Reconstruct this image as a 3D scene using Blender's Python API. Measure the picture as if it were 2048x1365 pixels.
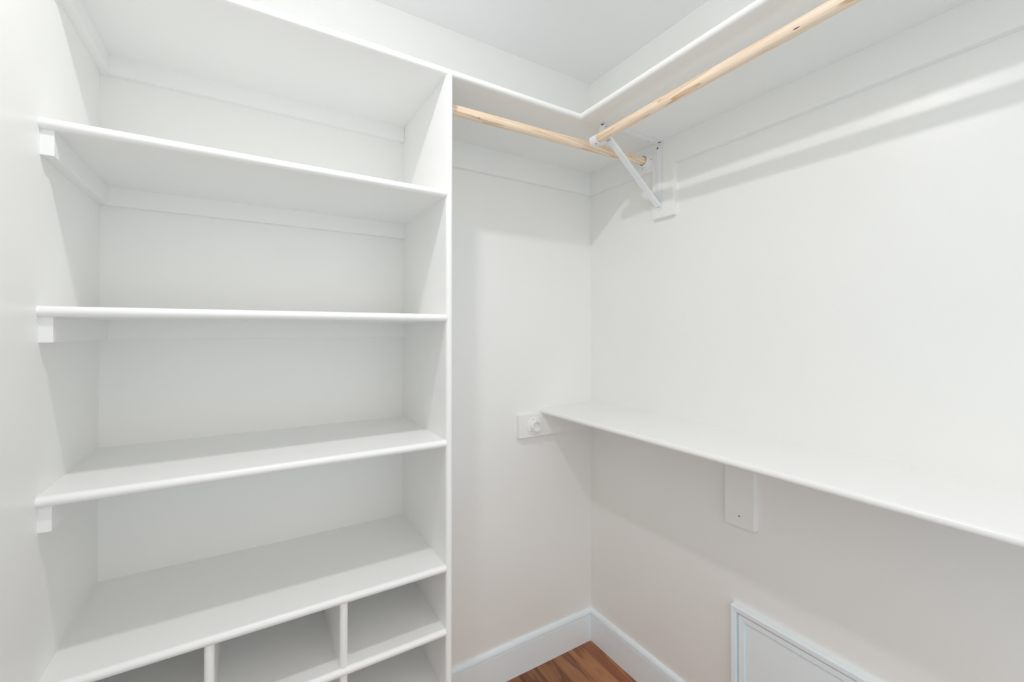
import bpy, bmesh, math, random
from mathutils import Vector, Matrix

for o in list(bpy.data.objects):
    bpy.data.objects.remove(o, do_unlink=True)
scene = bpy.context.scene
C = scene.collection
rnd = random.Random(7)

# ------------------------------------------------------------------ camera
# world frame: X = 0 right wall, Y = 0 back wall (the room is at X < 0, Y < 0), Z up, metres
CAM = Vector((-1.2977, -1.4540, 1.3491))
YAW, PITCH, ROLL = math.radians(31.4788), math.radians(0.3737), math.radians(0.0106)
FPX, SHIFT_PX = 867.79, -26.77
fwd = Vector((math.sin(YAW) * math.cos(PITCH), math.cos(YAW) * math.cos(PITCH), math.sin(PITCH)))
rt = Vector((math.cos(YAW), -math.sin(YAW), 0))
up = rt.cross(fwd)
rt2 = rt * math.cos(ROLL) + up * math.sin(ROLL)
up2 = -rt * math.sin(ROLL) + up * math.cos(ROLL)
cd = bpy.data.cameras.new('camera')
cd.sensor_fit = 'HORIZONTAL'
cd.sensor_width = 36.0
cd.lens = FPX / 2048 * 36.0
cd.shift_y = SHIFT_PX / 2048
cd.clip_start = 0.02
cam = bpy.data.objects.new('camera', cd)
m = Matrix((rt2, up2, -fwd)).transposed().to_4x4()
m.translation = CAM
cam.matrix_world = m
C.objects.link(cam)
scene.camera = cam

# ------------------------------------------------------------------ world, exposure
# daylight of the neighbouring room, reaching the closet through its open front behind the camera
WORLD_STRENGTH = 1.32
LAMP_STRENGTH = 490.0
w = bpy.data.worlds.new('world')
scene.world = w
w.use_nodes = True
bg = w.node_tree.nodes['Background']
bg.inputs['Color'].default_value = (0.985, 0.99, 0.985, 1)
bg.inputs['Strength'].default_value = WORLD_STRENGTH
scene.view_settings.view_transform = 'Standard'
scene.view_settings.look = 'None'
scene.view_settings.gamma = 1
scene.view_settings.use_curve_mapping = False
scene.view_settings.exposure = 0.05
scene.cycles.max_bounces = 9
scene.cycles.diffuse_bounces = 8
scene.cycles.glossy_bounces = 3
scene.cycles.caustics_reflective = False
scene.cycles.caustics_refractive = False

# ------------------------------------------------------------------ measures
H = 2.44
XL = -1.6091                 # left wall
YF = -1.55                   # where the closet opens into the room behind the camera
DB, DR, T = 0.3813, 0.3817, 0.0196
XD0, XD1 = -0.8441, -0.8251  # upright panel
ZT = 2.0527                  # top of the top shelf
ZS = [1.7248, 1.3924, 1.0576, 0.7256, 0.5569, 0.388, 0.219, 0.050]
TC = 0.0194                  # cleat thickness

# ------------------------------------------------------------------ materials
def new_mat(name):
    mt = bpy.data.materials.new(name)
    mt.use_nodes = True
    nt = mt.node_tree
    return mt, nt, nt.nodes['Principled BSDF']

def paint(name, col, rough, bump=0.05, scale=260.0, mottling=0.02, spec=0.5):
    mt, nt, b = new_mat(name)
    n = nt.nodes
    tc = n.new('ShaderNodeTexCoord')
    big = n.new('ShaderNodeTexNoise'); big.inputs['Scale'].default_value = 2.2; big.inputs['Detail'].default_value = 1
    nt.links.new(tc.outputs['Object'], big.inputs['Vector'])
    ramp = n.new('ShaderNodeValToRGB')
    ramp.color_ramp.elements[0].position = 0.3; ramp.color_ramp.elements[1].position = 0.7
    lo = [c * (1 - mottling) for c in col]
    ramp.color_ramp.elements[0].color = (*lo, 1); ramp.color_ramp.elements[1].color = (*col, 1)
    nt.links.new(big.outputs['Fac'], ramp.inputs['Fac'])
    nt.links.new(ramp.outputs['Color'], b.inputs['Base Color'])
    b.inputs['Roughness'].default_value = rough
    b.inputs['Specular IOR Level'].default_value = spec
    if bump < 0.1:
        return mt
    fine = n.new('ShaderNodeTexNoise'); fine.inputs['Scale'].default_value = scale; fine.inputs['Detail'].default_value = 2
    nt.links.new(tc.outputs['Object'], fine.inputs['Vector'])
    bp = n.new('ShaderNodeBump'); bp.inputs['Strength'].default_value = bump; bp.inputs['Distance'].default_value = 0.002
    nt.links.new(fine.outputs['Fac'], bp.inputs['Height'])
    nt.links.new(bp.outputs['Normal'], b.inputs['Normal'])
    return mt

WALL = (0.868, 0.868, 0.854)
M_WALL = paint('wall_paint', WALL, 0.34, 0.04, 300)
M_CEIL = paint('ceiling_paint', (0.905, 0.908, 0.910), 0.8, 0.05, 220, 0.01, 0.2)
M_SHELF = paint('shelf_paint', (0.876, 0.876, 0.866), 0.33, 0.03, 120)
M_TRIM = paint('trim_paint', (0.855, 0.925, 0.965), 0.32, 0.02, 120, 0.01)
M_METAL = paint('white_enamel', (0.84, 0.85, 0.875), 0.28, 0.0, 50, 0.0)
M_PLASTIC = paint('white_plastic', (0.86, 0.86, 0.86), 0.35, 0.0, 50, 0.0)

def plain(name, col, rough, metal=0.0):
    mt, nt, b = new_mat(name)
    tc = nt.nodes.new('ShaderNodeTexCoord')
    nz = nt.nodes.new('ShaderNodeTexNoise'); nz.inputs['Scale'].default_value = 90
    mix = nt.nodes.new('ShaderNodeMixRGB'); mix.blend_type = 'MULTIPLY'; mix.inputs['Fac'].default_value = 0.15
    mix.inputs['Color1'].default_value = (*col, 1)
    nt.links.new(tc.outputs['Object'], nz.inputs['Vector'])
    nt.links.new(nz.outputs['Color'], mix.inputs['Color2'])
    nt.links.new(mix.outputs['Color'], b.inputs['Base Color'])
    b.inputs['Roughness'].default_value = rough
    b.inputs['Metallic'].default_value = metal
    return mt
M_STEEL = plain('screw_steel', (0.33, 0.33, 0.34), 0.4, 0.7)
M_HOLE = plain('bare_hole', (0.05, 0.045, 0.04), 0.9)

def pine(name, axis, seed, knot, knot_r):
    """pale pine dowel: long streaks and cathedral arches along the length, one tiny knot"""
    mt, nt, b = new_mat(name)
    n = nt.nodes
    tc = n.new('ShaderNodeTexCoord')
    mp = n.new('ShaderNodeMapping')
    mp.inputs['Location'].default_value = (seed, seed * 0.37, seed * 0.71)
    s = [30.0, 30.0, 30.0]; s[axis] = 2.0
    mp.inputs['Scale'].default_value = s
    nt.links.new(tc.outputs['Object'], mp.inputs['Vector'])
    wv = n.new('ShaderNodeTexNoise'); wv.inputs['Scale'].default_value = 1.0; wv.inputs['Detail'].default_value = 1.5
    wv.inputs['Distortion'].default_value = 0.6
    nt.links.new(mp.outputs['Vector'], wv.inputs['Vector'])
    # growth rings: the noise value folded into repeating bands
    mul = n.new('ShaderNodeMath'); mul.operation = 'MULTIPLY'; mul.inputs[1].default_value = 6.0
    nt.links.new(wv.outputs['Fac'], mul.inputs[0])
    fr = n.new('ShaderNodeMath'); fr.operation = 'FRACT'
    nt.links.new(mul.outputs[0], fr.inputs[0])
    ramp = n.new('ShaderNodeValToRGB')
    e = ramp.color_ramp.elements
    e[0].position = 0.0; e[0].color = (0.895, 0.738, 0.585, 1)
    e[1].position = 1.0; e[1].color = (0.83, 0.630, 0.455, 1)
    k = e.new(0.60); k.color = (0.875, 0.705, 0.540, 1)
    k = e.new(0.84); k.color = (0.82, 0.610, 0.425, 1)
    k = e.new(0.95); k.color = (0.68, 0.440, 0.265, 1)
    nt.links.new(fr.outputs[0], ramp.inputs['Fac'])
    # fine fibres
    mp2 = n.new('ShaderNodeMapping'); s2 = [420.0] * 3; s2[axis] = 9.0
    mp2.inputs['Scale'].default_value = s2
    nt.links.new(tc.outputs['Object'], mp2.inputs['Vector'])
    fb = n.new('ShaderNodeTexNoise'); fb.inputs['Scale'].default_value = 1.0; fb.inputs['Detail'].default_value = 2
    nt.links.new(mp2.outputs['Vector'], fb.inputs['Vector'])
    fr2 = n.new('ShaderNodeMapRange'); fr2.inputs['From Min'].default_value = 0.3; fr2.inputs['From Max'].default_value = 0.7
    fr2.inputs['To Min'].default_value = 0.90; fr2.inputs['To Max'].default_value = 1.06
    nt.links.new(fb.outputs['Fac'], fr2.inputs['Value'])
    mx = n.new('ShaderNodeMixRGB'); mx.blend_type = 'MULTIPLY'; mx.inputs['Fac'].default_value = 1.0
    nt.links.new(ramp.outputs['Color'], mx.inputs['Color1'])
    nt.links.new(fr2.outputs['Result'], mx.inputs['Color2'])
    # knot
    mp3 = n.new('ShaderNodeMapping'); mp3.vector_type = 'POINT'
    sc = [1 / knot_r[0]] * 3; sc[axis] = 1 / knot_r[1]
    mp3.inputs['Scale'].default_value = sc
    mp3.inputs['Location'].default_value = [-knot[i] * sc[i] for i in range(3)]
    nt.links.new(tc.outputs['Object'], mp3.inputs['Vector'])
    ln = n.new('ShaderNodeVectorMath'); ln.operation = 'LENGTH'
    nt.links.new(mp3.outputs['Vector'], ln.inputs[0])
    kr = n.new('ShaderNodeMapRange'); kr.inputs['From Min'].default_value = 0.6; kr.inputs['From Max'].default_value = 1.1
    kr.inputs['To Min'].default_value = 1.0; kr.inputs['To Max'].default_value = 0.0
    nt.links.new(ln.outputs['Value'], kr.inputs['Value'])
    mk = n.new('ShaderNodeMixRGB'); mk.inputs['Color2'].default_value = (0.13, 0.08, 0.05, 1)
    nt.links.new(kr.outputs['Result'], mk.inputs['Fac'])
    nt.links.new(mx.outputs['Color'], mk.inputs['Color1'])
    nt.links.new(mk.outputs['Color'], b.inputs['Base Color'])
    b.inputs['Roughness'].default_value = 0.55
    return mt

def floor_wood():
    """reddish brown strip: broad streaks along the board, a few fine dark lines, each board its own shade"""
    mt, nt, b = new_mat('floor_wood')
    n = nt.nodes
    L = nt.links.new
    tc = n.new('ShaderNodeTexCoord'); oi = n.new('ShaderNodeObjectInfo')
    off = n.new('ShaderNodeVectorMath'); off.operation = 'SCALE'; off.inputs['Scale'].default_value = 37.0
    rv = n.new('ShaderNodeCombineXYZ')
    for i in range(3): L(oi.outputs['Random'], rv.inputs[i])
    L(rv.outputs[0], off.inputs[0])
    add = n.new('ShaderNodeVectorMath'); add.operation = 'ADD'
    L(tc.outputs['Object'], add.inputs[0]); L(off.outputs[0], add.inputs[1])
    def streak(sc, detail, dist):
        mp = n.new('ShaderNodeMapping'); mp.inputs['Scale'].default_value = sc
        L(add.outputs[0], mp.inputs['Vector'])
        nz = n.new('ShaderNodeTexNoise'); nz.inputs['Scale'].default_value = 1; nz.inputs['Detail'].default_value = detail
        nz.inputs['Distortion'].default_value = dist
        L(mp.outputs['Vector'], nz.inputs['Vector'])
        return nz
    broad = streak((22, 2.0, 22), 2.0, 0.7)
    ramp = n.new('ShaderNodeValToRGB'); e = ramp.color_ramp.elements
    e[0].position = 0.28; e[0].color = (0.270, 0.088, 0.042, 1)
    e[1].position = 0.74; e[1].color = (0.500, 0.240, 0.115, 1)
    k = e.new(0.44); k.color = (0.345, 0.128, 0.056, 1)
    k = e.new(0.58); k.color = (0.430, 0.186, 0.074, 1)
    L(broad.outputs['Fac'], ramp.inputs['Fac'])
    # growth lines
    mul = n.new('ShaderNodeMath'); mul.operation = 'MULTIPLY'; mul.inputs[1].default_value = 4.0
    L(broad.outputs['Fac'], mul.inputs[0])
    fr = n.new('ShaderNodeMath'); fr.operation = 'FRACT'; L(mul.outputs[0], fr.inputs[0])
    lr = n.new('ShaderNodeValToRGB'); f = lr.color_ramp.elements
    f[0].position = 0.55; f[0].color = (1, 1, 1, 1)
    f[1].position = 1.0; f[1].color = (0.86, 0.82, 0.80, 1)
    k = f.new(0.93); k.color = (0.62, 0.54, 0.50, 1)
    L(fr.outputs[0], lr.inputs['Fac'])
    m1 = n.new('ShaderNodeMixRGB'); m1.blend_type = 'MULTIPLY'; m1.inputs['Fac'].default_value = 0.85
    L(ramp.outputs['Color'], m1.inputs['Color1']); L(lr.outputs['Color'], m1.inputs['Color2'])
    fine = streak((240, 9, 240), 2.0, 0.2)
    fm = n.new('ShaderNodeMapRange'); fm.inputs['From Min'].default_value = 0.3; fm.inputs['From Max'].default_value = 0.7
    fm.inputs['To Min'].default_value = 0.84; fm.inputs['To Max'].default_value = 1.1
    L(fine.outputs['Fac'], fm.inputs['Value'])
    m2 = n.new('ShaderNodeMixRGB'); m2.blend_type = 'MULTIPLY'; m2.inputs['Fac'].default_value = 1
    L(m1.outputs['Color'], m2.inputs['Color1']); L(fm.outputs['Result'], m2.inputs['Color2'])
    vr = n.new('ShaderNodeMapRange'); vr.inputs['To Min'].default_value = 0.68; vr.inputs['To Max'].default_value = 1.12
    L(oi.outputs['Random'], vr.inputs['Value'])
    m3 = n.new('ShaderNodeMixRGB'); m3.blend_type = 'MULTIPLY'; m3.inputs['Fac'].default_value = 1
    L(m2.outputs['Color'], m3.inputs['Color1']); L(vr.outputs['Result'], m3.inputs['Color2'])
    L(m3.outputs['Color'], b.inputs['Base Color'])
    b.inputs['Roughness'].default_value = 0.36
    bp = n.new('ShaderNodeBump'); bp.inputs['Strength'].default_value = 0.10; bp.inputs['Distance'].default_value = 0.001
    L(fine.outputs['Fac'], bp.inputs['Height']); L(bp.outputs['Normal'], b.inputs['Normal'])
    return mt
M_FLOOR = floor_wood()
M_BOUNCE = paint('bounce_floor_tint', (0.50, 0.64, 0.70), 0.95, 0.6, 400, 0.1, 0.1)  # blue-grey picked to counter the pink bounce low in the closet
M_SUB = plain('dark_subfloor', (0.05, 0.025, 0.015), 0.9)

# ------------------------------------------------------------------ mesh helpers
def box(bm, x0, x1, y0, y1, z0, z1, bev=0.0, seg=2):
    x0, x1 = sorted((x0, x1)); y0, y1 = sorted((y0, y1)); z0, z1 = sorted((z0, z1))
    vs = [bm.verts.new((x, y, z)) for x in (x0, x1) for y in (y0, y1) for z in (z0, z1)]
    fs = [(0, 1, 3, 2), (4, 6, 7, 5), (0, 4, 5, 1), (2, 3, 7, 6), (0, 2, 6, 4), (1, 5, 7, 3)]
    fa = [bm.faces.new([vs[i] for i in f]) for f in fs]
    if bev > 0:
        es = list({e for f in fa for e in f.edges})
        bmesh.ops.bevel(bm, geom=es, offset=bev, segments=seg, profile=0.5, affect='EDGES')

def prism(bm, prof, place, a0, a1):
    """extrude a closed profile [(p, q)]; place(p, q, a) -> world point"""
    n = len(prof)
    A = [bm.verts.new(place(p, q, a0)) for p, q in prof]
    B = [bm.verts.new(place(p, q, a1)) for p, q in prof]
    for i in range(n):
        j = (i + 1) % n
        bm.faces.new((A[i], A[j], B[j], B[i]))
    bm.faces.new(A[::-1]); bm.faces.new(B)

def nose(depth, t, seg=10):
    """board section: p = distance from the wall, q = height; full bullnose in front"""
    r = t / 2
    pts = [(0, 0), (0, t)]
    for i in range(seg + 1):
        a = math.pi / 2 - math.pi * i / seg
        pts.append((depth - r + r * math.cos(a), r + r * math.sin(a)))
    return pts

def lathe(bm, prof, frame, seg=32):
    """revolve [(r, h)] around the frame's Z axis"""
    rings = []
    for r, h in prof:
        if r < 1e-6:
            rings.append([bm.verts.new(frame @ Vector((0, 0, h)))])
        else:
            rings.append([bm.verts.new(frame @ Vector((r * math.cos(2 * math.pi * i / seg), r * math.sin(2 * math.pi * i / seg), h))) for i in range(seg)])
    for a, b in zip(rings, rings[1:]):
        for i in range(seg):
            j = (i + 1) % seg
            if len(a) == 1 and len(b) == 1: continue
            if len(a) == 1: bm.faces.new((a[0], b[i], b[j]))
            elif len(b) == 1: bm.faces.new((a[i], a[j], b[0]))
            else: bm.faces.new((a[i], a[j], b[j], b[i]))

def axis_frame(p, d):
    d = Vector(d).normalized()
    return Matrix.Translation(Vector(p)) @ d.to_track_quat('Z', 'Y').to_matrix().to_4x4()

def smooth_by_angle(me, deg=35):
    bm = bmesh.new(); bm.from_mesh(me)
    lim = math.radians(deg)
    for f in bm.faces: f.smooth = True
    for e in bm.edges:
        e.smooth = len(e.link_faces) == 2 and e.calc_face_angle(0) < lim
    bm.to_mesh(me); bm.free()

def obj(name, bm, mat, parent=None, origin=None):
    bmesh.ops.recalc_face_normals(bm, faces=bm.faces)
    me = bpy.data.meshes.new(name)
    if origin is not None:
        bmesh.ops.translate(bm, verts=bm.verts, vec=-Vector(origin))
    bm.to_mesh(me); bm.free()
    smooth_by_angle(me)
    me.materials.append(mat)
    o = bpy.data.objects.new(name, me)
    wn = o.modifiers.new('weighted_normal', 'WEIGHTED_NORMAL')
    wn.keep_sharp = True
    wn.weight = 100
    if origin is not None: o.location = origin
    C.objects.link(o)
    if parent is not None:
        o.parent = parent
        o.matrix_parent_inverse = parent.matrix_basis.inverted()
    return o

def boxobj(name, mat, parent, dims, bev=0.0015):
    bm = bmesh.new(); box(bm, *dims, bev)
    return obj(name, bm, mat, parent)

def tag(o, label, cat, group=None, kind=None):
    if label: o['label'] = label
    if cat: o['category'] = cat
    if group: o['group'] = group
    if kind: o['kind'] = kind
    return o

def thing(name, label, cat, loc, group=None):
    o = bpy.data.objects.new(name, None)
    o.empty_display_size = 0.05
    o.location = loc
    C.objects.link(o)
    return tag(o, label, cat, group)

# ------------------------------------------------------------------ the room
def struct(name, dims, mat, label, cat):
    bm = bmesh.new(); box(bm, *dims)
    return tag(obj(name, bm, mat), label, cat, kind='structure')

WT = 0.10
struct('wall_back', (XL - WT, WT, 0, WT, -0.05, H + 0.05), M_WALL, 'off-white painted back wall behind the shelves and the corner', 'wall')
struct('wall_right', (0, WT, YF - WT, 0, -0.05, H + 0.05), M_WALL, 'off-white painted side wall carrying the long shelf and the access panel', 'wall')
struct('ceiling', (XL, 0, YF - WT, 0, H, H + 0.05), M_CEIL, 'plain white painted ceiling above the top shelf', 'ceiling')
struct('wall_left', (XL - WT, XL, YF - WT, 0, -0.05, H + 0.05), M_WALL, 'off-white painted side wall at the left ends of the shelves', 'wall')
# the closet is open towards the daylit room behind the camera

# floor: one board per strip, running towards the back wall
floor = struct('floor', (XL, 0, YF - WT, 0, -0.05, -0.014), M_SUB, 'reddish brown hardwood strip floor in the corner below the shelves', 'floor')
PW = 0.0782
seams = [0.0085 - PW * i for i in range(0, 23)]
for i in range(len(seams) - 1):
    x1, x0 = min(seams[i], 0.0), max(seams[i + 1], XL)
    if x1 - x0 < 0.004: continue
    y = -0.002
    first = True
    while y > YF - WT + 0.02:
        L = rnd.uniform(0.55, 1.0) if first else rnd.uniform(0.7, 1.2)
        first = False
        y2 = max(y - L, YF - WT)
        bm = bmesh.new()
        box(bm, x0 + 0.0005, x1 - 0.0005, y2 + 0.0005, y - 0.0005, -0.014, 0.0, 0.0009, 1)
        obj('plank', bm, M_FLOOR, floor, origin=((x0 + x1) / 2, y, 0))
        y = y2

# unseen floor added outside: blocks light from below, cool tint offsets pink bounce
struct('floor_bounce', (XL - 3.0, 3.0, -6.0, YF - WT, -0.05, 0.0), M_BOUNCE, 'added unseen blue-grey floor outside the closet, shaping the light that comes in', 'floor')

# baseboards: flat face, thin groove, rounded cap stepping back to the wall
BB_H, BB_T = 0.1336, 0.0151
def base_profile():
    p = [(0, 0), (BB_T, 0), (BB_T, 0.1105), (BB_T - 0.0006, 0.1114), (BB_T - 0.0060, 0.1118), (BB_T - 0.0060, 0.1150), (BB_T - 0.0012, 0.1152)]
    for i in range(1, 8):
        a = math.radians(90 * i / 7)
        p.append((BB_T - 0.0012 - (BB_T - 0.0045) * (1 - math.cos(a)), 0.1152 + (BB_H - 0.1152) * math.sin(a)))
    p.append((0, BB_H))
    return p
bm = bmesh.new()
prism(bm, base_profile(), lambda p, q, a: (a, -p, q), XD1, 0.0)
tag(obj('baseboard_back', bm, M_TRIM), 'white baseboard along the back wall between upright panel and corner', 'baseboard', kind='structure')
bm = bmesh.new()
prism(bm, base_profile(), lambda p, q, a: (-p, a, q), YF, -0.004)
tag(obj('baseboard_right', bm, M_TRIM), 'white baseboard along the side wall below the long shelf', 'baseboard', kind='structure')
bm = bmesh.new()
prism(bm, base_profile(), lambda p, q, a: (XL + p, a, q), YF - WT, -DB - 0.01)
tag(obj('baseboard_left', bm, M_TRIM), 'white baseboard along the left wall in front of the cubbies', 'baseboard', kind='structure')

# ------------------------------------------------------------------ shelving left of the upright panel
unit = thing('shelving_unit', 'tall white built-in shelving with rounded shelf edges and shoe cubbies below', 'shelving', (XL + 0.38, -DB / 2, 0))
def up_board(bm, x0, x1, z0, z1, depth):
    prism(bm, nose(depth + 0.001, x1 - x0, 10), lambda p, q, a: (x0 + q, 0.001 - p, a), z0, z1)
bm = bmesh.new()
up_board(bm, XD0, XD1, 0.0, ZT - T - 0.0002, 0.3817)
obj('upright_panel', bm, M_SHELF, unit)
E0 = XL - 0.001
for k, z in enumerate(ZS):
    bm = bmesh.new()
    prism(bm, nose(DB + 0.0008, T, 10), lambda p, q, a: (a, 0.0008 - p, z - T + q), E0, XD0 + 0.001)
    obj('shelf', bm, M_SHELF, unit)
# cleats: one on the side wall, one on the back wall under each open shelf
CH = 0.0478
for z in ZS[:4]:
    zt = z - T + 0.002
    boxobj('side_cleat', M_SHELF, unit, (E0, XL + 0.0185, -0.3700, 0.001, zt - CH, zt), 0.0016)
    boxobj('back_cleat', M_SHELF, unit, (XL + 0.0170, XD0 + 0.0012, -TC, 0.001, zt - CH, zt), 0.0009)
# cubby dividers, three cubbies to a row
for k in range(3, len(ZS) - 1):
    ztop, zbot = ZS[k] - T, ZS[k + 1]
    for x0 in (-1.1085, -1.3690):
        bm = bmesh.new()
        up_board(bm, x0, x0 + 0.0185, zbot - 0.001, ztop + 0.001, DB - 0.0040)
        obj('cubby_divider', bm, M_SHELF, unit)
# toe board under the lowest cubby shelf
boxobj('toe_board', M_SHELF, unit, (E0, XD0 - 0.0006, -DB + 0.05, -DB + 0.069, 0.0, ZS[-1] - T - 0.0003), 0.001)

# ------------------------------------------------------------------ L-shaped top shelf
YEND = YF + 0.0
top = thing('top_shelf', 'white L-shaped top shelf running around the corner below the ceiling', 'shelf', (-0.6, -0.19, ZT - T))
bm = bmesh.new()
r = T / 2
prism(bm, nose(DB + 0.0008, T, 10), lambda p, q, a: (a, 0.0008 - p, ZT - T + q), E0, -DR + r)
box(bm, -DR + r, 0.001, -(DB - r) + 0.0004, 0.001, ZT - T, ZT)
obj('back_board', bm, M_SHELF, top)
bm = bmesh.new()
prism(bm, nose(DR + 0.0008, T, 10), lambda p, q, a: (0.0008 - p, a, ZT - T + q), YEND + 0.001, -(DB - r))
obj('side_board', bm, M_SHELF, top)
zt = ZT - T + 0.002
HC = 0.0946
boxobj('back_cleat', M_SHELF, top, (XD1 + 0.0002, 0.001, -TC, 0.001, zt - HC, zt), 0.0010)
boxobj('side_cleat', M_SHELF, top, (-TC, 0.001, YEND + 0.001, -TC + 0.002, zt - HC, zt), 0.0012)
boxobj('back_cleat', M_SHELF, top, (XL + 0.0170, XD0 - 0.0002, -TC, 0.001, zt - CH, zt), 0.0009)
boxobj('side_cleat', M_SHELF, top, (E0, XL + 0.0185, -0.3700, 0.001, zt - CH, zt), 0.0016)
boxobj('mounting_block', M_SHELF, top, (-TC - 0.0001, 0.003, -0.4515, -0.3585, 1.7585, zt - HC + 0.003), 0.0022)

# ------------------------------------------------------------------ lower shelf on the right wall (leans a few millimetres forward)
DL = 0.2817
low = thing('wall_shelf', 'long white shelf on the right wall at waist height with rounded front edge', 'shelf', (-0.14, -0.9, 1.012))
def low_place(p, q, a):
    z = 1.0395 - T + q - p / DL * 0.0080
    return (0.0008 - p, a, z)
bm = bmesh.new()
prism(bm, nose(DL + 0.0008, T, 10), low_place, YF + 0.001, 0.001)
obj('board', bm, M_SHELF, low)
# end cleat on the back wall: longer than the shelf is deep, carries the empty rod socket
bm = bmesh.new()
zf = 1.0395 - T - 0.0085
box(bm, -0.3855, 0.001, -TC, 0.001, 0.9245, 1.0145, 0.0012)
obj('back_cleat', bm, M_SHELF, low)
boxobj('side_cleat', M_SHELF, low, (-TC, -0.0008, YF + 0.001, -TC - 0.0002, 0.955, 1.0185), 0.0015)
blk = boxobj('mounting_block', M_SHELF, low, (-TC - 0.0001, 0.002, -0.7315, -0.6410, 0.7520, 0.958), 0.0014)
bm = bmesh.new()
lathe(bm, [(0, 0.0004), (0.0021, 0.0004), (0.0024, 0.0), (0.0024, -0.0008)], axis_frame((-TC - 0.0004, -0.6870, 0.7850), (-1, 0, 0)), 12)
obj('screw_hole', bm, M_HOLE, blk)

# ------------------------------------------------------------------ rod sockets
def socket(name, p, d, label, mat=M_PLASTIC, rot=0.0):
    f = axis_frame(p, d) @ Matrix.Rotation(rot, 4, 'Z')
    t = thing(name, label, 'rod socket', p, 'closet rod sockets')
    bm = bmesh.new()
    lathe(bm, [(0.0172, 0.0002), (0.0350, 0.0002), (0.0350, 0.0022), (0.0338, 0.0036), (0.0212, 0.0044), (0.0172, 0.0044)], f, 40)
    obj('flange', bm, mat, t)
    bm = bmesh.new()
    lathe(bm, [(0, 0.0015), (0.0172, 0.0015), (0.0172, 0.0178), (0.0178, 0.0186), (0.0200, 0.0186), (0.0206, 0.0178), (0.0210, 0.0040)], f, 40)
    obj('cup', bm, mat, t)
    for k in range(3):
        a = math.radians(90 + 120 * k)
        bm = bmesh.new()
        lathe(bm, [(0, 0.0048), (0.0016, 0.0048), (0.0021, 0.0040), (0.0021, 0.0030)], f @ Matrix.Translation((0.0277 * math.cos(a), 0.0277 * math.sin(a), 0)), 10)
        obj('screw', bm, M_STEEL, t)
    return t
socket('rod_socket', (-0.3145, -TC, 0.9685), (0, -1, 0), 'empty round white rod socket on the cleat end of the lower shelf', M_SHELF, 0.3)
RZ1 = 1.982
socket('rod_socket', (-TC, -0.3300, RZ1 + 0.001), (-1, 0, 0), 'round white rod socket at the corner, holding the short wooden rod', M_PLASTIC, 0.5)
socket('rod_socket', (XD1, -0.3090, RZ1 - 0.001), (1, 0, 0), 'round white rod socket on the hidden side of the upright panel', M_PLASTIC, 0.2)

# ------------------------------------------------------------------ wooden rods
ROD_R = 0.0149
def rod(name, a, b, mat, label):
    a, b = Vector(a), Vector(b)
    L = (b - a).length
    bm = bmesh.new()
    ch = 0.001
    prof = [(0, 0), (ROD_R - ch, 0), (ROD_R, ch)]
    for i in range(1, 12): prof.append((ROD_R, ch + (L - 2 * ch) * i / 12))
    prof += [(ROD_R, L - ch), (ROD_R - ch, L), (0, L)]
    lathe(bm, prof, axis_frame(a, b - a), 36)
    o = obj(name, bm, mat, None, origin=a)
    return tag(o, label, 'closet rod', 'wooden closet rods')
M_PINE1 = pine('pine_short_rod', 0, 3.1, (0.1044, -0.0143, -0.0091), (0.0016, 0.0030))
M_PINE2 = pine('pine_long_rod', 1, 11.7, (-0.0214, -0.6285, -0.0087), (0.0015, 0.0075))
rod('closet_rod', (XD1 + 0.0018, -0.3090, RZ1 - 0.001), (-TC - 0.0018, -0.3300, RZ1 + 0.001), M_PINE1, 'short pale pine closet rod between the upright panel and the corner')
rod('closet_rod', (-0.3200, -0.3760, 1.9760), (-0.3370, YF + 0.03, 1.9760), M_PINE2, 'long pale pine closet rod running forward along the right wall')

# ------------------------------------------------------------------ white steel shelf-and-rod bracket
YB0, YB1 = -0.4045, -0.3780
YBC = (YB0 + YB1) / 2
br = thing('shelf_bracket', 'white steel shelf and rod bracket with diagonal brace near the corner', 'bracket', (-TC, YBC, 1.80))
zs = ZT - T - 0.0004
def strip(bm, pts, y0, y1, t):
    """a bent flat strip: pts = [(x, z)] centre line, width along Y"""
    n = len(pts)
    nor = []
    for i in range(n):
        a = pts[max(i - 1, 0)]; b = pts[min(i + 1, n - 1)]
        dx, dz = b[0] - a[0], b[1] - a[1]; L = math.hypot(dx, dz)
        nor.append((-dz / L, dx / L))
    sec = [[(p[0] + s * t / 2 * q[0], p[1] + s * t / 2 * q[1]) for p, q in zip(pts, nor)] for s in (1, -1)]
    loop = sec[0] + sec[1][::-1]
    A = [bm.verts.new((x, y0, z)) for x, z in loop]; B = [bm.verts.new((x, y1, z)) for x, z in loop]
    N = len(loop)
    for i in range(N):
        j = (i + 1) % N
        bm.faces.new((A[i], A[j], B[j], B[i]))
    for i in range(n - 1):
        for W, f in ((A, 1), (B, -1)):
            q = [W[i], W[i + 1], W[N - 2 - i], W[N - 1 - i]]
            bm.faces.new(q[::f])
def round_plate(x0, x1, half, t, seg=10):
    """plate outline in local (u along, v across) with a rounded far end"""
    pts = [(x0, -half), (x0, half)]
    for i in range(seg + 1):
        a = math.pi / 2 - math.pi * i / seg
        pts.append((x1 - half * 0.8 + half * 0.8 * math.cos(a), half * math.sin(a)))
    return pts
hw = (YB1 - YB0) / 2
XW = -TC - 0.0008
# shelf leg (under the shelf) with a raised rib
bm = bmesh.new()
prism(bm, round_plate(-XW, 0.292, hw, 0.0022), lambda p, q, a: (-p, YBC + q, a), zs - 0.0024, zs)
box(bm, -0.265, -0.05, YBC - 0.0045, YBC + 0.0045, zs - 0.0042, zs - 0.0020, 0.0009)
obj('shelf_leg', bm, M_METAL, br)
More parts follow.
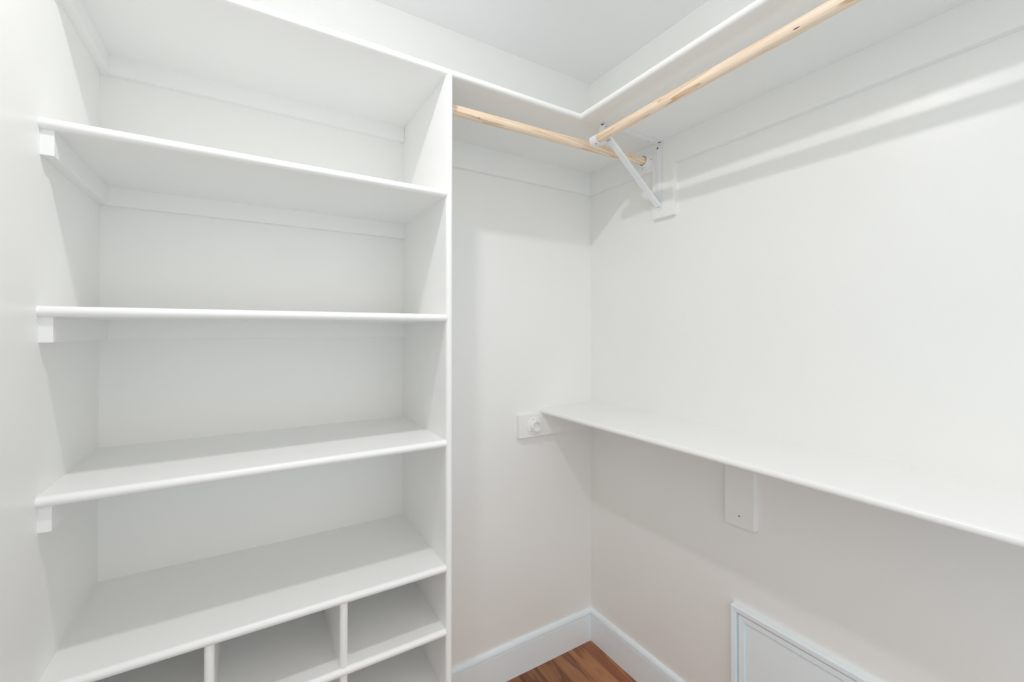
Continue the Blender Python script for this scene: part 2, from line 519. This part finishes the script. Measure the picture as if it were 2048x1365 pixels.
# wall leg
bm = bmesh.new()
prism(bm, round_plate(-(zs - 0.0024), -1.787, hw, 0.0022), lambda p, q, a: (a, YBC + q, -p), XW - 0.0024, XW)
box(bm, XW - 0.0042, XW - 0.002, YBC - 0.0045, YBC + 0.0045, 1.835, 2.005, 0.0009)
obj('wall_leg', bm, M_METAL, br)
# diagonal brace: shallow channel
p0, p1 = Vector((XW - 0.006, 0, 1.800)), Vector((-0.2700, 0, 1.9915))
dd = (p1 - p0).normalized(); nn = Vector((-dd.z, 0, dd.x))
if nn.z > 0: nn = -nn
bm = bmesh.new()
bw = 0.0105
chan = [(-bw, 0), (bw, 0), (bw, 0.009), (bw - 0.0018, 0.009), (bw - 0.0018, 0.002), (-bw + 0.0018, 0.002), (-bw + 0.0018, 0.009), (-bw, 0.009)]
def chan_place(p, q, a):
    v = p0 + dd * a - nn * (q - 0.004)
    return (v.x, YBC + p, v.z)
prism(bm, chan, chan_place, 0.0, (p1 - p0).length)
bmesh.ops.bevel(bm, geom=[e for e in bm.edges if e.calc_length() > 0.1], offset=0.0007, segments=2, profile=0.5, affect='EDGES')
obj('brace', bm, M_METAL, br)
# rod saddle: the strip curls under the rod and up its free side
ax, az, rr = -0.3206, 1.9760, ROD_R + 0.0022
pts = [(-0.262, 1.9850), (-0.280, 1.9705)]
for i in range(0, 19):
    a = math.radians(-40 - (250 - 90) * i / 18)
    pts.append((ax + rr * math.cos(a), az + rr * math.sin(a)))
bm = bmesh.new()
strip(bm, pts, YB0 + 0.001, YB1 + 0.004, 0.0022)
sad = obj('rod_saddle', bm, M_METAL, br)
bm = bmesh.new()
lathe(bm, [(0, 0.0022), (0.0017, 0.0020), (0.0024, 0.0012), (0.0024, 0)], axis_frame((ax - 0.006, YBC - 0.002, az - rr), (-0.25, 0, -1)), 12)
obj('screw', bm, M_STEEL, sad)
# front ear joining shelf leg and brace
bm = bmesh.new()
strip(bm, [(-0.286, zs - 0.0012), (-0.2965, zs - 0.006), (-0.3010, zs - 0.018), (-0.2990, zs - 0.034), (-0.2900, zs - 0.047), (-0.2700, zs - 0.045)], YB0 + 0.003, YB1 - 0.003, 0.0022)
obj('front_ear', bm, M_METAL, br)
# screws and slots
def screw(p, d, r0, par, name='screw', mat=None):
    bm = bmesh.new()
    lathe(bm, [(0, 0.0020), (r0 * 0.6, 0.0019), (r0, 0.0008), (r0, -0.0004)], axis_frame(p, d), 16)
    s = obj(name, bm, mat or M_METAL, par)
    bm = bmesh.new()
    f = axis_frame(p, d)
    for a in (0.4, 0.4 + math.pi / 2):
        b2 = bmesh.new(); box(b2, -r0 * 0.55, r0 * 0.55, -r0 * 0.14, r0 * 0.14, 0.0016, 0.0023)
        me = bpy.data.meshes.new('tmp'); b2.to_mesh(me); b2.free()
        me.transform(f @ Matrix.Rotation(a, 4, 'Z')); bm.from_mesh(me); bpy.data.meshes.remove(me)
    obj('screw_slot', bm, M_HOLE, s)
    return s
screw((XW - 0.0024, YBC, 1.7995), (-1, 0, -0.1), 0.0056, br)
screw((XW - 0.0024, YBC + 0.004, 2.0130), (-1, 0, 0), 0.0040, br, mat=M_STEEL)
screw((-0.0700, YBC + 0.006, zs - 0.0024), (0, 0, -1), 0.0034, br)
screw((-0.2800, YBC, zs - 0.0024), (0, 0, -1), 0.0034, br)
bm = bmesh.new()
box(bm, -0.0275, -0.0235, YBC - 0.011, YBC - 0.001, zs - 0.0030, zs - 0.0022)
obj('slot', bm, M_HOLE, br)
bm = bmesh.new()
prism(bm, round_plate(0.2915, 0.2955, 0.006, 0.001), lambda p, q, a: (-p, YBC + 0.004 + q, a), zs - 0.0011, zs - 0.0002)
obj('slot', bm, M_HOLE, br)

# ------------------------------------------------------------------ access panel low on the right wall
PY0, PY1, PZ0, PZ1 = -1.170, -0.6575, 0.136, 0.503
CW = 0.046
ap = thing('access_panel', 'white panelled access hatch with moulded frame low on the right wall', 'access panel', (-0.01, (PY0 + PY1) / 2, PZ0))
# moulding section: p across the frame from the outer edge, q = proud of the wall
mould = [(0, 0), (0, 0.0168), (0.0014, 0.0180), (0.0068, 0.0180), (0.0075, 0.0170), (0.0140, 0.0170), (0.0165, 0.0155), (0.0172, 0.0010), (0.0212, 0.0010),
         (0.0216, 0.0108), (0.0270, 0.0114), (0.0276, 0.0104), (0.0350, 0.0104), (0.0385, 0.0096), (0.0394, 0.0016), (0.0424, 0.0016), (0.0430, 0.0044), (CW, 0.0044), (CW, 0)]
corners = [(PY1, PZ0, -1, 1), (PY1, PZ1, -1, -1), (PY0, PZ1, 1, -1), (PY0, PZ0, 1, 1)]
for k in range(4):
    a, b2 = corners[k], corners[(k + 1) % 4]
    bm = bmesh.new()
    A = [bm.verts.new((-0.0004 - q, a[0] + a[2] * p, a[1] + a[3] * p)) for p, q in mould]
    B = [bm.verts.new((-0.0004 - q, b2[0] + b2[2] * p, b2[1] + b2[3] * p)) for p, q in mould]
    n = len(mould)
    for i in range(n):
        j = (i + 1) % n
        bm.faces.new((A[i], A[j], B[j], B[i]))
    bm.faces.new(A[::-1]); bm.faces.new(B)
    obj('frame_moulding', bm, M_TRIM, ap)
boxobj('panel', M_TRIM, ap, (-0.0052, -0.0006, PY0 + CW - 0.001, PY1 - CW + 0.001, PZ0 + CW - 0.001, PZ1 - CW + 0.001), 0.0008)

# ------------------------------------------------------------------ ceiling lamp (above the frame): small flush dome
LX, LY, LZ, BR, SAG = -1.165, -0.845, 2.372, 0.034, 0.48
lamp = thing('ceiling_lamp', 'small flush white dome lamp on the closet ceiling', 'lamp', (LX, LY, H))
bm = bmesh.new()
lathe(bm, [(0, H - 0.0004), (0.060, H - 0.0004), (0.061, H - 0.008), (0.054, H - 0.030), (0.048, LZ + 0.001), (0, LZ + 0.001)], Matrix.Translation((LX, LY, 0)), 32)
obj('canopy', bm, M_PLASTIC, lamp)
bm = bmesh.new()
prof = []
for i in range(0, 9):
    a = math.pi / 2 * i / 8
    prof.append((BR * math.cos(a) if i < 8 else 0, LZ - SAG * BR * math.sin(a)))
lathe(bm, prof, Matrix.Translation((LX, LY, 0)), 24)
mt, nt, b = new_mat('lit_glass_dome')
b.inputs['Base Color'].default_value = (0.9, 0.9, 0.9, 1)
b.inputs['Emission Color'].default_value = (1.0, 0.99, 0.98, 1)
b.inputs['Emission Strength'].default_value = LAMP_STRENGTH
obj('glass_dome', bm, mt, lamp)

bpy.context.view_layer.update()
